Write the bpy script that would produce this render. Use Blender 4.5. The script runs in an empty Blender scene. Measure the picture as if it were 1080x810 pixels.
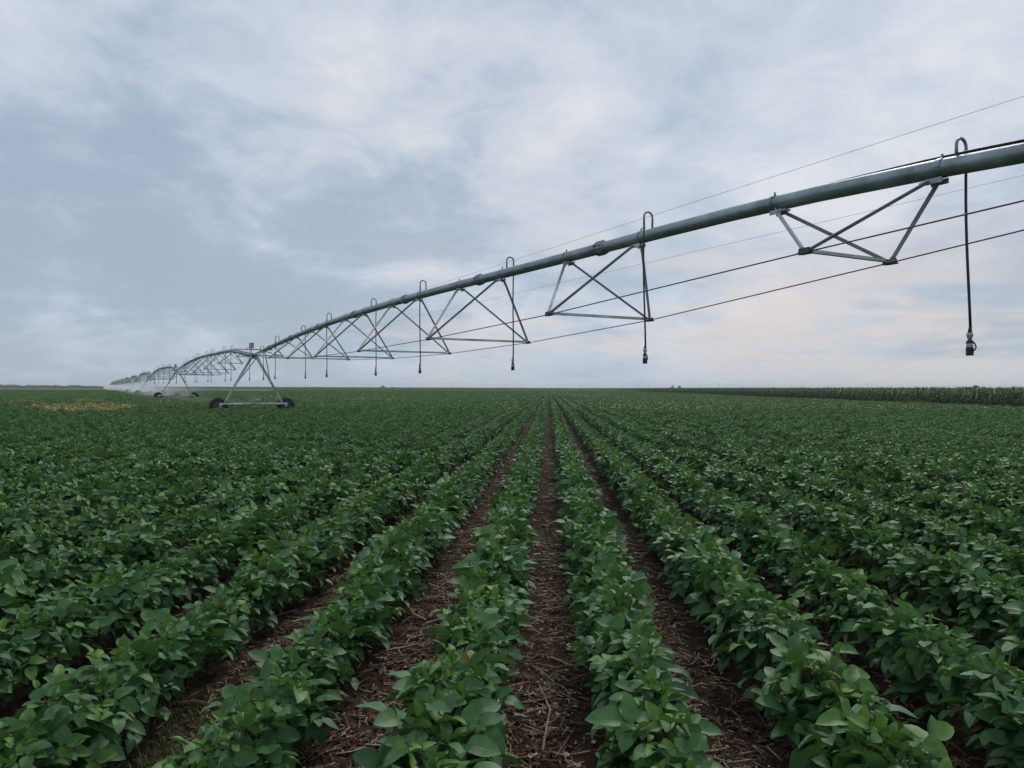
import bpy, math, random
import numpy as np
from mathutils import Matrix, Vector, Euler

SC = bpy.context.scene
COL = SC.collection
rnd = random.Random(11)
rng = np.random.default_rng(5)
R = math.radians

# ------------------------------------------------------------------ camera
F, W, H = 811.0, 1080.0, 810.0
CAM_H = 1.6
YAW, PITCH, ROLL = 2.75, 0.30, 0.21
cam_d = bpy.data.cameras.new('camera')
cam = bpy.data.objects.new('camera', cam_d); COL.objects.link(cam)
cam_d.sensor_width = 36.0
cam_d.lens = F / W * 36.0
cam_d.clip_start = 0.05
cam_d.clip_end = 12000
CM = Matrix.Rotation(R(YAW), 3, 'Z') @ Matrix.Rotation(R(90 + PITCH), 3, 'X') @ Matrix.Rotation(R(ROLL), 3, 'Z')
cam.matrix_world = Matrix.Translation((0, 0, CAM_H)) @ CM.to_4x4()
SC.camera = cam
CY, SY = math.cos(R(YAW)), math.sin(R(YAW))


def wxy(xc, zc):
    """ground position from (right of axis, ahead of the camera)"""
    return (xc * CY - zc * SY, xc * SY + zc * CY)


def cxy(x, y):
    return (x * CY + y * SY, -x * SY + y * CY)


# ------------------------------------------------------------------ render, world, sun
SC.view_settings.view_transform = 'Standard'
SC.view_settings.look = 'None'
SC.view_settings.exposure = 0.0
SC.view_settings.gamma = 1.0
SC.render.engine = 'CYCLES'
cy = SC.cycles
cy.max_bounces = 8
cy.diffuse_bounces = 3
cy.glossy_bounces = 2
cy.transmission_bounces = 3
cy.volume_bounces = 2
cy.transparent_max_bounces = 6
cy.use_denoising = True
try:
    cy.denoiser = 'OPENIMAGEDENOISE'
except Exception:
    pass

SUN_EL, SUN_AZ = 48.0, 20.0      # azimuth clockwise from +Y (ahead)
world = bpy.data.worlds.new('World'); SC.world = world
world.use_nodes = True
wt = world.node_tree; wt.nodes.clear()


class NT:
    """tiny node-tree writer"""
    def __init__(s, t): s.t = t
    def n(s, typ, **kw):
        nd = s.t.nodes.new(typ)
        for k, v in kw.items():
            if k.startswith('i_'):
                nd.inputs[k[2:].replace('_', ' ')].default_value = v
            else:
                setattr(nd, k, v)
        return nd
    def l(s, a, b): s.t.links.new(a, b)
    def put(s, nd, key, v):
        if hasattr(v, 'is_linked') or hasattr(v, 'links'): s.l(v, nd.inputs[key])
        else: nd.inputs[key].default_value = v
    def math(s, op, a, b=None, c=None, clamp=False):
        nd = s.n('ShaderNodeMath', operation=op, use_clamp=clamp)
        s.put(nd, 0, a)
        if b is not None: s.put(nd, 1, b)
        if c is not None: s.put(nd, 2, c)
        return nd.outputs[0]
    def vmath(s, op, a, b=None):
        nd = s.n('ShaderNodeVectorMath', operation=op)
        s.put(nd, 0, a)
        if b is not None: s.put(nd, 1, b)
        return nd.outputs['Value'] if op in ('DOT_PRODUCT', 'LENGTH') else nd.outputs[0]
    def noise(s, vec, scale, detail=3, rough=.5, dist=0.0):
        nd = s.n('ShaderNodeTexNoise')
        if vec is not None: s.l(vec, nd.inputs['Vector'])
        nd.inputs['Scale'].default_value = scale
        nd.inputs['Detail'].default_value = detail
        nd.inputs['Roughness'].default_value = rough
        nd.inputs['Distortion'].default_value = dist
        return nd.outputs['Fac']
    def mix(s, f, a, b, blend='MIX'):
        nd = s.n('ShaderNodeMix', data_type='RGBA', blend_type=blend)
        s.put(nd, 'Factor', f)
        for k, v in ((6, a), (7, b)):
            if isinstance(v, tuple): nd.inputs[k].default_value = (*v[:3], 1)
            else: s.l(v, nd.inputs[k])
        return nd.outputs[2]
    def ramp(s, f, stops, mode='LINEAR'):
        nd = s.n('ShaderNodeValToRGB'); cr = nd.color_ramp; cr.interpolation = mode
        while len(cr.elements) < len(stops): cr.elements.new(.5)
        for e, (p, c) in zip(cr.elements, stops):
            e.position = p
            e.color = (c, c, c, 1) if isinstance(c, (int, float)) else (*c, 1)
        s.l(f, nd.inputs['Fac'])
        return nd.outputs['Color']
    def rng(s, f, a, b, c=0., d=1., smooth=True):
        nd = s.n('ShaderNodeMapRange', interpolation_type='SMOOTHSTEP' if smooth else 'LINEAR')
        s.l(f, nd.inputs['Value'])
        for k, v in zip(('From Min', 'From Max', 'To Min', 'To Max'), (a, b, c, d)): nd.inputs[k].default_value = v
        return nd.outputs['Result']


def pix_dir(px, py):
    v = CM @ Vector(((px - W / 2) / F, -(py - H / 2) / F, -1))
    return v.normalized()


w = NT(wt)
out = w.n('ShaderNodeOutputWorld'); bg = w.n('ShaderNodeBackground'); w.l(bg.outputs[0], out.inputs[0])
sky = w.n('ShaderNodeTexSky', sky_type='NISHITA', sun_disc=False, sun_elevation=R(SUN_EL), sun_rotation=R(SUN_AZ))
sky.air_density = 1.2; sky.dust_density = 2.0
skyc = w.vmath('SCALE', sky.outputs[0]); skyc.node.inputs['Scale'].default_value = 0.07
tc = w.n('ShaderNodeTexCoord'); D = w.vmath('NORMALIZE', tc.outputs['Generated'])
sep = w.n('ShaderNodeSeparateXYZ'); w.l(D, sep.inputs[0])
zup = w.math('MAXIMUM', sep.outputs['Z'], 0.0)
zz = w.math('ADD', zup, 0.30)
inv = w.math('DIVIDE', 1.0, zz)
P = w.n('ShaderNodeVectorMath', operation='SCALE'); w.l(D, P.inputs[0]); w.l(inv, P.inputs['Scale'])
P = w.vmath('MULTIPLY', P.outputs[0], (1, 1, 0))
big = w.noise(w.vmath('ADD', P, (3.1, 1.7, 0)), 0.95, 4, .5, .3)
mid = w.noise(w.vmath('ADD', P, (7.3, 2.2, 0)), 2.2, 7, .55, .5)
fine = w.noise(w.vmath('ADD', P, (1.3, 9.2, 0)), 7.0, 8, .66, .5)


def lobe(px, py, deg):
    d = w.vmath('DOT_PRODUCT', D, tuple(pix_dir(px, py)))
    return w.rng(d, math.cos(R(deg)), 1.0)


cover = w.math('MULTIPLY', big, 0.50)
cover = w.math('MULTIPLY_ADD', mid, 0.60, cover)
cover = w.math('MULTIPLY_ADD', fine, 0.28, cover)
for (px, py, dg, amt) in ((470, 175, 20, .05), (880, 20, 20, .11), (130, 30, 24, .04), (760, 300, 16, .05), (60, 340, 26, -.10), (960, 250, 20, -.04),
                          (60, 180, 9, -.05), (700, 110, 12, -.03), (560, -500, 60, .06)):
    cover = w.math('MULTIPLY_ADD', lobe(px, py, dg), amt, cover)
m = w.rng(cover, 0.50, 0.97)
blue = w.mix(0.18, (0.335, 0.415, 0.525), skyc)
cloud = w.ramp(m, [(0.0, (0.365, 0.44, 0.56)), (0.4, (0.44, 0.51, 0.61)), (0.7, (0.52, 0.575, 0.665)), (1.0, (0.66, 0.685, 0.735))])
col = w.mix(w.rng(m, 0.0, 0.5), blue, cloud)
col = w.mix(w.math('MULTIPLY', w.math('MULTIPLY', lobe(470, 190, 17), w.rng(m, .25, .85)), .35), col, (0.70, 0.685, 0.68))
# low streaks of warm light towards the horizon on the right
P2 = w.vmath('MULTIPLY', D, (2.6, 2.6, 17.0))
st = w.noise(w.vmath('ADD', P2, (4.4, 0.3, 1.2)), 1.3, 5, .6, .4)
lowmask = w.math('MULTIPLY', w.rng(zup, 0.26, 0.02), w.rng(st, 0.42, 0.60))
warm = w.math('MULTIPLY', lowmask, w.math('MULTIPLY_ADD', lobe(800, 350, 36), 0.95, 0.06))
col = w.mix(warm, col, (0.66, 0.60, 0.575))
# a smoother, paler band just above the horizon
hz = w.rng(zup, 0.10, 0.0)
col = w.mix(w.math('MULTIPLY', hz, 0.5), col, (0.42, 0.495, 0.57))
w.l(col, bg.inputs['Color'])
bg.inputs['Strength'].default_value = 1.14

sun_d = bpy.data.lights.new('sun', 'SUN'); sun = bpy.data.objects.new('sun', sun_d); COL.objects.link(sun)
sun_d.energy = 1.5; sun_d.angle = R(16); sun_d.color = (1.0, 0.95, 0.88)
sdir = Vector((math.sin(R(SUN_AZ)) * math.cos(R(SUN_EL)), math.cos(R(SUN_AZ)) * math.cos(R(SUN_EL)), math.sin(R(SUN_EL))))
sun.rotation_euler = sdir.to_track_quat('Z', 'Y').to_euler()
sun.location = (0, 0, 30)


# ------------------------------------------------------------------ helpers
def tag(o, label=None, cat=None, group=None, kind=None):
    if label: o['label'] = label
    if cat: o['category'] = cat
    if group: o['group'] = group
    if kind: o['kind'] = kind
    return o


def empty(name, loc=(0, 0, 0), rz=0.0):
    o = bpy.data.objects.new(name, None); COL.objects.link(o)
    o.location = loc; o.rotation_euler = (0, 0, rz); o.empty_display_size = .2
    return o


class MB:
    """collects shapes; build() links them as one mesh object"""
    def __init__(s): s.v = []; s.f = []; s.m = []; s.nv = 0; s.a = []
    def add(s, v, f, mi=0, attr=0.0):
        v = np.asarray(v, float).reshape(-1, 3); n = s.nv
        s.v.append(v); s.nv += len(v)
        s.f += [tuple(i + n for i in q) for q in f]; s.m += [mi] * len(f)
        s.a.append(np.full(len(v), attr) if np.isscalar(attr) else np.asarray(attr, float))
        return s
    def box(s, c, size, M=None, mi=0, attr=0.0):
        x, y, z = [q / 2 for q in size]
        v = np.array([(a, b, d) for d in (-z, z) for (a, b) in ((-x, -y), (x, -y), (x, y), (-x, y))])
        if M is not None: v = v @ np.array(M.to_3x3()).T
        return s.add(v + np.array(c), [(0, 3, 2, 1), (4, 5, 6, 7), (0, 1, 5, 4), (1, 2, 6, 5), (2, 3, 7, 6), (3, 0, 4, 7)], mi, attr)
    def tube(s, pts, r, n=8, caps=True, mi=0, up=(0, 0, 1), attr=0.0):
        pts = [Vector(p) for p in pts]; k = len(pts)
        rr = r if hasattr(r, '__len__') else [r] * k
        vs = []; prev = None
        for i, p in enumerate(pts):
            t = (pts[min(i + 1, k - 1)] - pts[max(i - 1, 0)]).normalized()
            if prev is None:
                u = Vector(up)
                if abs(t.dot(u)) > .95: u = Vector((1, 0, 0))
                a = (u - t * u.dot(t)).normalized()
            else:
                a = (prev - t * prev.dot(t)).normalized()
            prev = a; b = t.cross(a)
            for j in range(n):
                th = 2 * math.pi * j / n
                vs.append(p + (a * math.cos(th) + b * math.sin(th)) * rr[i])
        f = []
        for i in range(k - 1):
            for j in range(n):
                j2 = (j + 1) % n
                f.append((i * n + j, i * n + j2, (i + 1) * n + j2, (i + 1) * n + j))
        if caps:
            f.append(tuple(range(n - 1, -1, -1))); f.append(tuple((k - 1) * n + j for j in range(n)))
        return s.add([tuple(q) for q in vs], f, mi, attr)
    def prof(s, a, b, prof, up=(0, 0, 1), mi=0):
        """extrude a closed 2-D profile from a to b"""
        a, b = Vector(a), Vector(b); t = (b - a).normalized(); u = Vector(up)
        if abs(t.dot(u)) > .97: u = Vector((1, 0, 0))
        e1 = t.cross(u).normalized(); e2 = e1.cross(t)
        n = len(prof)
        v = [a + e1 * x + e2 * y for x, y in prof] + [b + e1 * x + e2 * y for x, y in prof]
        f = [(j, (j + 1) % n, n + (j + 1) % n, n + j) for j in range(n)]
        f += [tuple(range(n - 1, -1, -1)), tuple(range(n, 2 * n))]
        return s.add([tuple(q) for q in v], f, mi)
    def mesh(s, name, mats, smooth=False, attr=None):
        me = bpy.data.meshes.new(name)
        v = np.concatenate(s.v)
        me.from_pydata(v.tolist(), [], s.f)
        for q in (mats if isinstance(mats, (list, tuple)) else [mats]): me.materials.append(q)
        if len(set(s.m)) > 1: me.polygons.foreach_set('material_index', s.m)
        if smooth: me.polygons.foreach_set('use_smooth', [True] * len(s.f))
        if attr:
            at = me.attributes.new(attr, 'FLOAT', 'POINT'); at.data.foreach_set('value', np.concatenate(s.a).astype(np.float32))
        me.update()
        return me
    def build(s, name, mats, parent=None, smooth=False, attr=None):
        o = bpy.data.objects.new(name, s.mesh(name, mats, smooth, attr)); COL.objects.link(o)
        if parent: o.parent = parent
        return o


def fast_mesh(name, verts, quads, mats, attrs=None, smooth=True, uv=None, mi=None):
    """numpy mesh of quads/tris (n,3|4)"""
    me = bpy.data.meshes.new(name)
    verts = np.asarray(verts, np.float32); quads = np.asarray(quads, np.int32)
    k = quads.shape[1]; n = len(quads)
    me.vertices.add(len(verts)); me.vertices.foreach_set('co', verts.ravel())
    me.loops.add(n * k); me.loops.foreach_set('vertex_index', quads.ravel())
    me.polygons.add(n); me.polygons.foreach_set('loop_start', np.arange(n, dtype=np.int32) * k)
    if smooth: me.polygons.foreach_set('use_smooth', np.ones(n, bool))
    for q in (mats if isinstance(mats, (list, tuple)) else [mats]): me.materials.append(q)
    if mi is not None: me.polygons.foreach_set('material_index', np.asarray(mi, np.int32))
    if uv is not None:
        l = me.uv_layers.new(name='UVMap'); l.data.foreach_set('uv', np.asarray(uv, np.float32)[quads.ravel()].ravel())
    for nm, a in (attrs or {}).items():
        at = me.attributes.new(nm, 'FLOAT', 'POINT'); at.data.foreach_set('value', np.asarray(a, np.float32))
    me.update(calc_edges=True)
    return me


def mat(name):
    m_ = bpy.data.materials.new(name); m_.use_nodes = True
    t = m_.node_tree; b = t.nodes['Principled BSDF']
    return m_, NT(t), b, t.nodes['Material Output']


def simple(name, colr, rough=.6, metal=0.0, var=.25, scale=6.0, bump=0.0):
    m_, n, b, o = mat(name)
    tcn = n.n('ShaderNodeTexCoord')
    f = n.noise(tcn.outputs['Object'], scale, 5, .6)
    c = n.mix(n.rng(f, .3, .7), tuple(q * (1 - var) for q in colr), tuple(min(1, q * (1 + var)) for q in colr))
    n.l(c, b.inputs['Base Color'])
    b.inputs['Roughness'].default_value = rough; b.inputs['Metallic'].default_value = metal
    if bump:
        bp = n.n('ShaderNodeBump'); bp.inputs['Strength'].default_value = bump; bp.inputs['Distance'].default_value = .01
        n.l(n.noise(tcn.outputs['Object'], scale * 6, 4, .6), bp.inputs['Height']); n.l(bp.outputs[0], b.inputs['Normal'])
    return m_


# ------------------------------------------------------------------ materials
def leaf_material(name, dark, light, young, rough=.44, transl=.20, veins=True, spec=.30):
    m_, n, b, o = mat(name)
    at = n.n('ShaderNodeAttribute', attribute_name='tint'); yo = n.n('ShaderNodeAttribute', attribute_name='young')
    oi = n.n('ShaderNodeObjectInfo')
    tint = n.math('FRACT', n.math('ADD', at.outputs['Fac'], oi.outputs['Random']))
    c = n.mix(tint, dark, light)
    # a few leaves are fresher green
    yv = n.math('MAXIMUM', yo.outputs['Fac'], n.math('MULTIPLY', n.math('GREATER_THAN', n.math('FRACT', n.math('MULTIPLY', tint, 7.31)), .86), .55))
    c = n.mix(yv, c, young)
    c = n.mix(n.math('GREATER_THAN', n.math('FRACT', n.math('MULTIPLY', tint, 13.7)), .994), c, (0.23, 0.20, 0.045))
    if veins:
        uv = n.n('ShaderNodeUVMap'); s = n.n('ShaderNodeSeparateXYZ'); n.l(uv.outputs[0], s.inputs[0])
        ax = n.math('ABSOLUTE', n.math('SUBTRACT', s.outputs[0], .5))
        ph = n.math('MULTIPLY', n.math('SUBTRACT', s.outputs[1], n.math('MULTIPLY', ax, .55)), 44.0)
        vein = n.math('POWER', n.math('ABSOLUTE', n.math('COSINE', ph)), 6.0)
        midr = n.rng(ax, .03, .0)
        vv = n.math('MAXIMUM', n.math('MULTIPLY', vein, .55), midr)
        c = n.mix(n.math('MULTIPLY', vv, .22), c, tuple(q * 1.7 for q in light))
        tcn = n.n('ShaderNodeTexCoord')
        bp = n.n('ShaderNodeBump'); bp.inputs['Strength'].default_value = .32; bp.inputs['Distance'].default_value = .004
        h = n.math('ADD', n.math('MULTIPLY', vv, -.6), n.math('MULTIPLY', n.noise(tcn.outputs['Object'], 60, 3, .6), .8))
        n.l(h, bp.inputs['Height']); n.l(bp.outputs[0], b.inputs['Normal'])
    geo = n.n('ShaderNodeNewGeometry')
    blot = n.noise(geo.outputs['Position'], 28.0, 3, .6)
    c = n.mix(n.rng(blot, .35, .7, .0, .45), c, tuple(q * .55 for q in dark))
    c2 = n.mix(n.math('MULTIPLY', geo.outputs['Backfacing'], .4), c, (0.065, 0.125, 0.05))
    n.l(c2, b.inputs['Base Color'])
    b.inputs['Roughness'].default_value = rough
    b.inputs['Specular IOR Level'].default_value = spec
    tr = n.n('ShaderNodeBsdfTranslucent'); n.l(n.mix(.55, c, (0.10, 0.22, 0.02)), tr.inputs[0])
    mx = n.n('ShaderNodeMixShader'); mx.inputs[0].default_value = transl
    n.l(b.outputs[0], mx.inputs[1]); n.l(tr.outputs[0], mx.inputs[2]); n.l(mx.outputs[0], o.inputs['Surface'])
    return m_


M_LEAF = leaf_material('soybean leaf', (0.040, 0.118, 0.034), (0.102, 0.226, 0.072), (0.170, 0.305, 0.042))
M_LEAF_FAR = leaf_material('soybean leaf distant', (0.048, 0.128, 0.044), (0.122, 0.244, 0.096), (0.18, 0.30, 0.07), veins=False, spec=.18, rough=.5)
M_STEM = simple('soybean stem', (0.07, 0.12, 0.03), .6, 0, .2, 30)
M_YELLOW = leaf_material('yellowed leaf', (0.40, 0.29, 0.11), (0.72, 0.55, 0.25), (0.54, 0.47, 0.17), rough=.6, veins=False)
M_CORN = leaf_material('corn leaf', (0.044, 0.118, 0.040), (0.082, 0.185, 0.064), (0.10, 0.16, 0.05), spec=.15, rough=.55, veins=False)
M_TREE = leaf_material('tree leaf', (0.018, 0.046, 0.020), (0.038, 0.082, 0.032), (0.05, 0.08, 0.03), rough=.6, veins=False)
M_BARK = simple('bark', (0.10, 0.08, 0.06), .9, 0, .3, 5)
M_GRASS = leaf_material('dry grass', (0.16, 0.14, 0.06), (0.26, 0.22, 0.10), (0.12, 0.18, 0.05), rough=.6, veins=False)
M_WEED = leaf_material('weed blade', (0.075, 0.10, 0.03), (0.15, 0.17, 0.06), (0.28, 0.24, 0.11), rough=.6, veins=False)


def soil_material():
    m_, n, b, o = mat('field soil')
    geo = n.n('ShaderNodeNewGeometry'); pos = geo.outputs['Position']
    a = n.noise(pos, 3.0, 6, .65); f = n.noise(pos, 40.0, 5, .7); g = n.noise(pos, .35, 4, .55)
    soil = n.mix(n.rng(a, .32, .7), (0.027, 0.0155, 0.0095), (0.070, 0.043, 0.026))
    soil = n.mix(n.math('MULTIPLY', n.rng(f, .55, .75), .6), soil, (0.120, 0.078, 0.048))
    soil = n.mix(n.math('MULTIPLY', n.rng(g, .5, .7), .4), soil, (0.032, 0.021, 0.015))
    # open country beyond the crop: stubble, pasture and other fields
    fa = n.noise(pos, .012, 5, .6); fb = n.noise(pos, .10, 4, .6)
    far = n.mix(n.rng(fa, .40, .62), (0.055, 0.085, 0.040), (0.125, 0.115, 0.070))
    far = n.mix(n.math('MULTIPLY', n.rng(fb, .4, .7), .35), far, (0.060, 0.095, 0.045))
    s = n.n('ShaderNodeSeparateXYZ'); n.l(pos, s.inputs[0])
    fy = n.rng(s.outputs['Y'], 150, 200)
    n.l(n.mix(fy, soil, far), b.inputs['Base Color'])
    b.inputs['Roughness'].default_value = .95
    b.inputs['Specular IOR Level'].default_value = .15
    bp = n.n('ShaderNodeBump'); bp.inputs['Strength'].default_value = .9; bp.inputs['Distance'].default_value = .03
    n.l(n.math('ADD', n.noise(pos, 18, 6, .7), n.math('MULTIPLY', n.noise(pos, 90, 4, .7), .4)), bp.inputs['Height'])
    n.l(bp.outputs[0], b.inputs['Normal'])
    return m_


M_SOIL = soil_material()


def straw_material():
    m_, n, b, o = mat('straw')
    at = n.n('ShaderNodeAttribute', attribute_name='tint'); geo = n.n('ShaderNodeNewGeometry')
    c = n.ramp(at.outputs['Fac'], [(0, (0.030, 0.019, 0.012)), (.4, (0.115, 0.072, 0.043)), (.75, (0.26, 0.175, 0.105)), (1, (0.60, 0.49, 0.34))])
    c = n.mix(n.rng(n.noise(geo.outputs['Position'], 70, 3, .6), .35, .7), n.mix(.6, c, (0.02, 0.014, 0.01)), c)
    n.l(c, b.inputs['Base Color']); b.inputs['Roughness'].default_value = .85
    b.inputs['Specular IOR Level'].default_value = .2
    return m_


M_STRAW = straw_material()


def galvanised(name, base=(0.27, 0.32, 0.335), metal=.6, rough=.40):
    m_, n, b, o = mat(name)
    tcn = n.n('ShaderNodeTexCoord'); v = tcn.outputs['Object']
    a = n.noise(v, 1.6, 6, .65); sp = n.noise(n.vmath('MULTIPLY', v, (14, 40, 40)), 1.0, 3, .6); st = n.noise(n.vmath('MULTIPLY', v, (1.2, 9, 9)), 1.0, 5, .7)
    c = n.mix(n.rng(a, .3, .7), tuple(q * .62 for q in base), tuple(q * 1.32 for q in base))
    c = n.mix(n.math('MULTIPLY', n.rng(sp, .55, .70), .55), c, tuple(q * 1.5 for q in base))
    c = n.mix(n.math('MULTIPLY', n.rng(st, .58, .78), .4), c, (0.14, 0.13, 0.11))
    n.l(c, b.inputs['Base Color']); b.inputs['Metallic'].default_value = metal
    n.l(n.rng(a, .2, .8, rough - .1, rough + .15), b.inputs['Roughness'])
    bp = n.n('ShaderNodeBump'); bp.inputs['Strength'].default_value = .15; bp.inputs['Distance'].default_value = .01
    n.l(sp, bp.inputs['Height']); n.l(bp.outputs[0], b.inputs['Normal'])
    return m_


M_PIPE = galvanised('galvanised pipe')
M_STRUT = galvanised('galvanised angle iron', (0.46, 0.49, 0.495), .35, .5)
M_BEAM = galvanised('galvanised base beam', (0.66, 0.67, 0.67), .1, .5)
M_ROD = simple('dark steel rod', (0.09, 0.085, 0.09), .55, .5, .3, 8)
M_WIRE = simple('thin wire', (0.22, 0.25, 0.29), .5, .3, .1, 8)
M_CABLE = simple('black cable', (0.018, 0.02, 0.026), .45, 0, .2, 8)
M_HOSE = simple('black hose', (0.020, 0.020, 0.026), .5, 0, .25, 20)
M_RUBBER = simple('tyre rubber', (0.017, 0.017, 0.018), .8, 0, .3, 12, .3)
M_WHITEPL = simple('pale plastic', (0.42, 0.45, 0.46), .45, 0, .15, 30)
M_BLACKPL = simple('black plastic', (0.014, 0.014, 0.018), .4, 0, .2, 30)
M_BOX = simple('painted steel box', (0.30, 0.33, 0.32), .5, .2, .12, 8)
M_POLE = simple('weathered pole', (0.16, 0.13, 0.11), .85, 0, .3, 4)


# ------------------------------------------------------------------ ground
def axis(fine_lo, fine_hi, step, lo, hi, grow=1.16):
    a = list(np.arange(fine_lo, fine_hi + 1e-6, step))
    s = step; q = a[-1]
    while q < hi: s *= grow; q += s; a.append(min(q, hi))
    s = step; q = a[0]
    while q > lo: s *= grow; q -= s; a.insert(0, max(q, lo))
    return np.array(a)


ROW = 0.762


def vnoise(x, y, seed=0):
    """cheap smooth value noise"""
    def h(i, j):
        t = np.sin(i * 127.1 + j * 311.7 + seed * 74.7) * 43758.5453
        return t - np.floor(t)
    i, j = np.floor(x), np.floor(y); u, v = x - i, y - j
    u, v = u * u * (3 - 2 * u), v * v * (3 - 2 * v)
    return (h(i, j) * (1 - u) + h(i + 1, j) * u) * (1 - v) + (h(i, j + 1) * (1 - u) + h(i + 1, j + 1) * u) * v


def ground_z(x, y):
    near = np.clip(1 - (np.hypot(x, y) - 9) / 12, 0, 1)
    ridge = 0.5 - 0.5 * np.cos(2 * np.pi * x / ROW)          # 0 in the furrow, 1 on the planted line
    z = .03 * ridge * np.clip(1 - np.hypot(x, y) / 60, 0, 1)
    z = z + near * (.022 * (vnoise(x * 6, y * 6) - .5) + .016 * (vnoise(x * 17, y * 17, 3) - .5) + .03 * (vnoise(x * 1.3, y * 1.3, 5) - .5))
    return z - .015


xs = axis(-3.6, 3.6, .05, -3000, 3000); ys = axis(1.8, 8.0, .05, -400, 3000)
X, Y = np.meshgrid(xs, ys)
gv = np.stack([X.ravel(), Y.ravel(), ground_z(X, Y).ravel()], 1)
nx = len(xs); ii, jj = np.meshgrid(np.arange(nx - 1), np.arange(len(ys) - 1)); b0 = (jj * nx + ii).ravel()
go = bpy.data.objects.new('ground', fast_mesh('ground', gv, np.stack([b0, b0 + 1, b0 + nx + 1, b0 + nx], 1), M_SOIL)); COL.objects.link(go)
tag(go, 'dark brown soil of the field strewn with old straw', 'ground', kind='structure')


# ------------------------------------------------------------------ soybean leaves and plants
def leaflet(L, wid, rows, seed, fold=.25, droop=.30, twist=0.0):
    """ovate leaflet along +x; returns verts, quads, uv"""
    r = np.random.default_rng(seed)
    vs, uv = [], []
    ph = r.uniform(0, 6)
    for i in range(rows + 1):
        t = i / rows
        ww = wid * L * .5 * (math.sin(math.pi * min(1, (t * .96 + .04) ** .80)) ** .64 if 0 < t < 1 else (.10 if t == 0 else .0))
        x = t * L; z = -droop * L * t * t + .02 * L * math.sin(t * 7 + ph)
        for k, s in enumerate((-1, 0, 1)):
            vs.append((x, s * ww * (1 - .05 * fold), z + abs(s) * ww * fold + s * ww * twist + (.06 * ww * math.sin(t * 11 + s * 2 + ph) if s else 0)))
            uv.append((.5 + .5 * s, t))
    q = []
    for i in range(rows):
        for k in range(2):
            a = i * 3 + k
            q.append((a, a + 3, a + 4, a + 1))
    return np.array(vs), np.array(q), np.array(uv)


def trifoliate(level, seed, size=1.0, cup=0.0):
    r = np.random.default_rng(seed)
    vs, qs, us = [], [], []; n = 0
    L = .083 * size
    rows = {0: 7, 1: 3}.get(level, 1)
    for ang, off in ((0, .030), (R(70 + r.uniform(-12, 12)), .004), (-R(70 + r.uniform(-12, 12)), .004)):
        Lk = L * r.uniform(.86, 1.08) * (1.08 if ang == 0 else .94)
        if level < 2:
            v, q, u = leaflet(Lk, r.uniform(.60, .74), rows, int(r.integers(1e6)), fold=r.uniform(.15, .60) + cup, droop=r.uniform(.02, .55), twist=r.uniform(-.15, .15))
        else:
            d = r.uniform(.0, .4) * Lk
            v = np.array([(0, 0, 0), (.45 * Lk, -.33 * Lk, .05 * Lk), (Lk, 0, -d), (.45 * Lk, .33 * Lk, .05 * Lk)]); q = np.array([(0, 1, 2, 3)]); u = np.array([(.5, 0), (0, .5), (.5, 1), (1, .5)])
        pit = r.uniform(-.35, .25) - cup
        v = v @ np.array(Euler((r.uniform(-.4, .4), -pit * -1, 0)).to_matrix()).T
        c, s = math.cos(ang), math.sin(ang)
        v = v @ np.array([[c, -s, 0], [s, c, 0], [0, 0, 1]]).T + np.array([off * math.cos(0), 0, 0])
        vs.append(v); qs.append(q + n); us.append(u); n += len(v)
    return np.concatenate(vs), np.concatenate(qs), np.concatenate(us)


LEAF = {lv: [trifoliate(lv, 40 + k, 1.0, 0.0) for k in range(10)] + [trifoliate(lv, 80 + k, .62, .25) for k in range(4)] for lv in (0, 1, 2)}   # last four: young


def plant_layout(seed, height=.5, n=29):
    """stem joints, petioles and leaf transforms of one soybean plant"""
    r = np.random.default_rng(seed)
    stem = [(0, 0, -.03)]; x = y = 0
    for k in range(1, 7):
        x += r.normal(0, .010); y += r.normal(0, .010); stem.append((x, y, height * .80 * k / 6))
    leaves, pets = [], []
    az = r.uniform(0, 6.28)
    for k in range(n):
        t = .16 + .84 * (k / (n - 1)) ** .85
        az += 2.4 + r.normal(0, .35)
        yng = k >= n - 4
        i = min(5, int(t * 6)); fr = t * 6 - i
        p0 = np.array(stem[i]) * (1 - fr) + np.array(stem[i + 1]) * fr
        el = R(r.uniform(14, 45)) if t < .75 else R(r.uniform(30, 65))
        pl = (r.uniform(.06, .18) if t < .8 else r.uniform(.05, .14)) if not yng else r.uniform(.03, .09)
        p1 = p0 + pl * np.array([math.cos(az) * math.cos(el), math.sin(az) * math.cos(el), math.sin(el)])
        p1[2] = max(.05, min(p1[2], height * 1.08))
        tilt = r.normal(.12, .46) if not yng else r.normal(-.65, .4)     # + droops outward
        M = Matrix.Translation(p1) @ Euler((r.normal(0, .45), tilt, az + r.normal(0, .3)), 'XYZ').to_matrix().to_4x4() @ Matrix.Scale(float(r.uniform(.78, 1.22) if r.random() < .8 else r.uniform(.5, .8)) * (1 if t > .3 else .8), 4)
        leaves.append((int(10 + r.integers(4)) if yng else int(r.integers(10)), M, yng))
        mid_ = (p0 + p1) / 2 + np.array([0, 0, -.008])
        pets.append((p0, mid_, p1))
    return stem, pets, leaves


LAY = [plant_layout(500 + k, .36 + .014 * k, 34) for k in range(6)]


def stem_mb(lay):
    b = MB(); stem, pets, _ = lay
    b.tube(stem, [.0052, .005, .0047, .0043, .0038, .003, .002], 5, False)
    for p in pets: b.tube(p, [.0021, .0018, .0015], 3, False)
    return b


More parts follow.
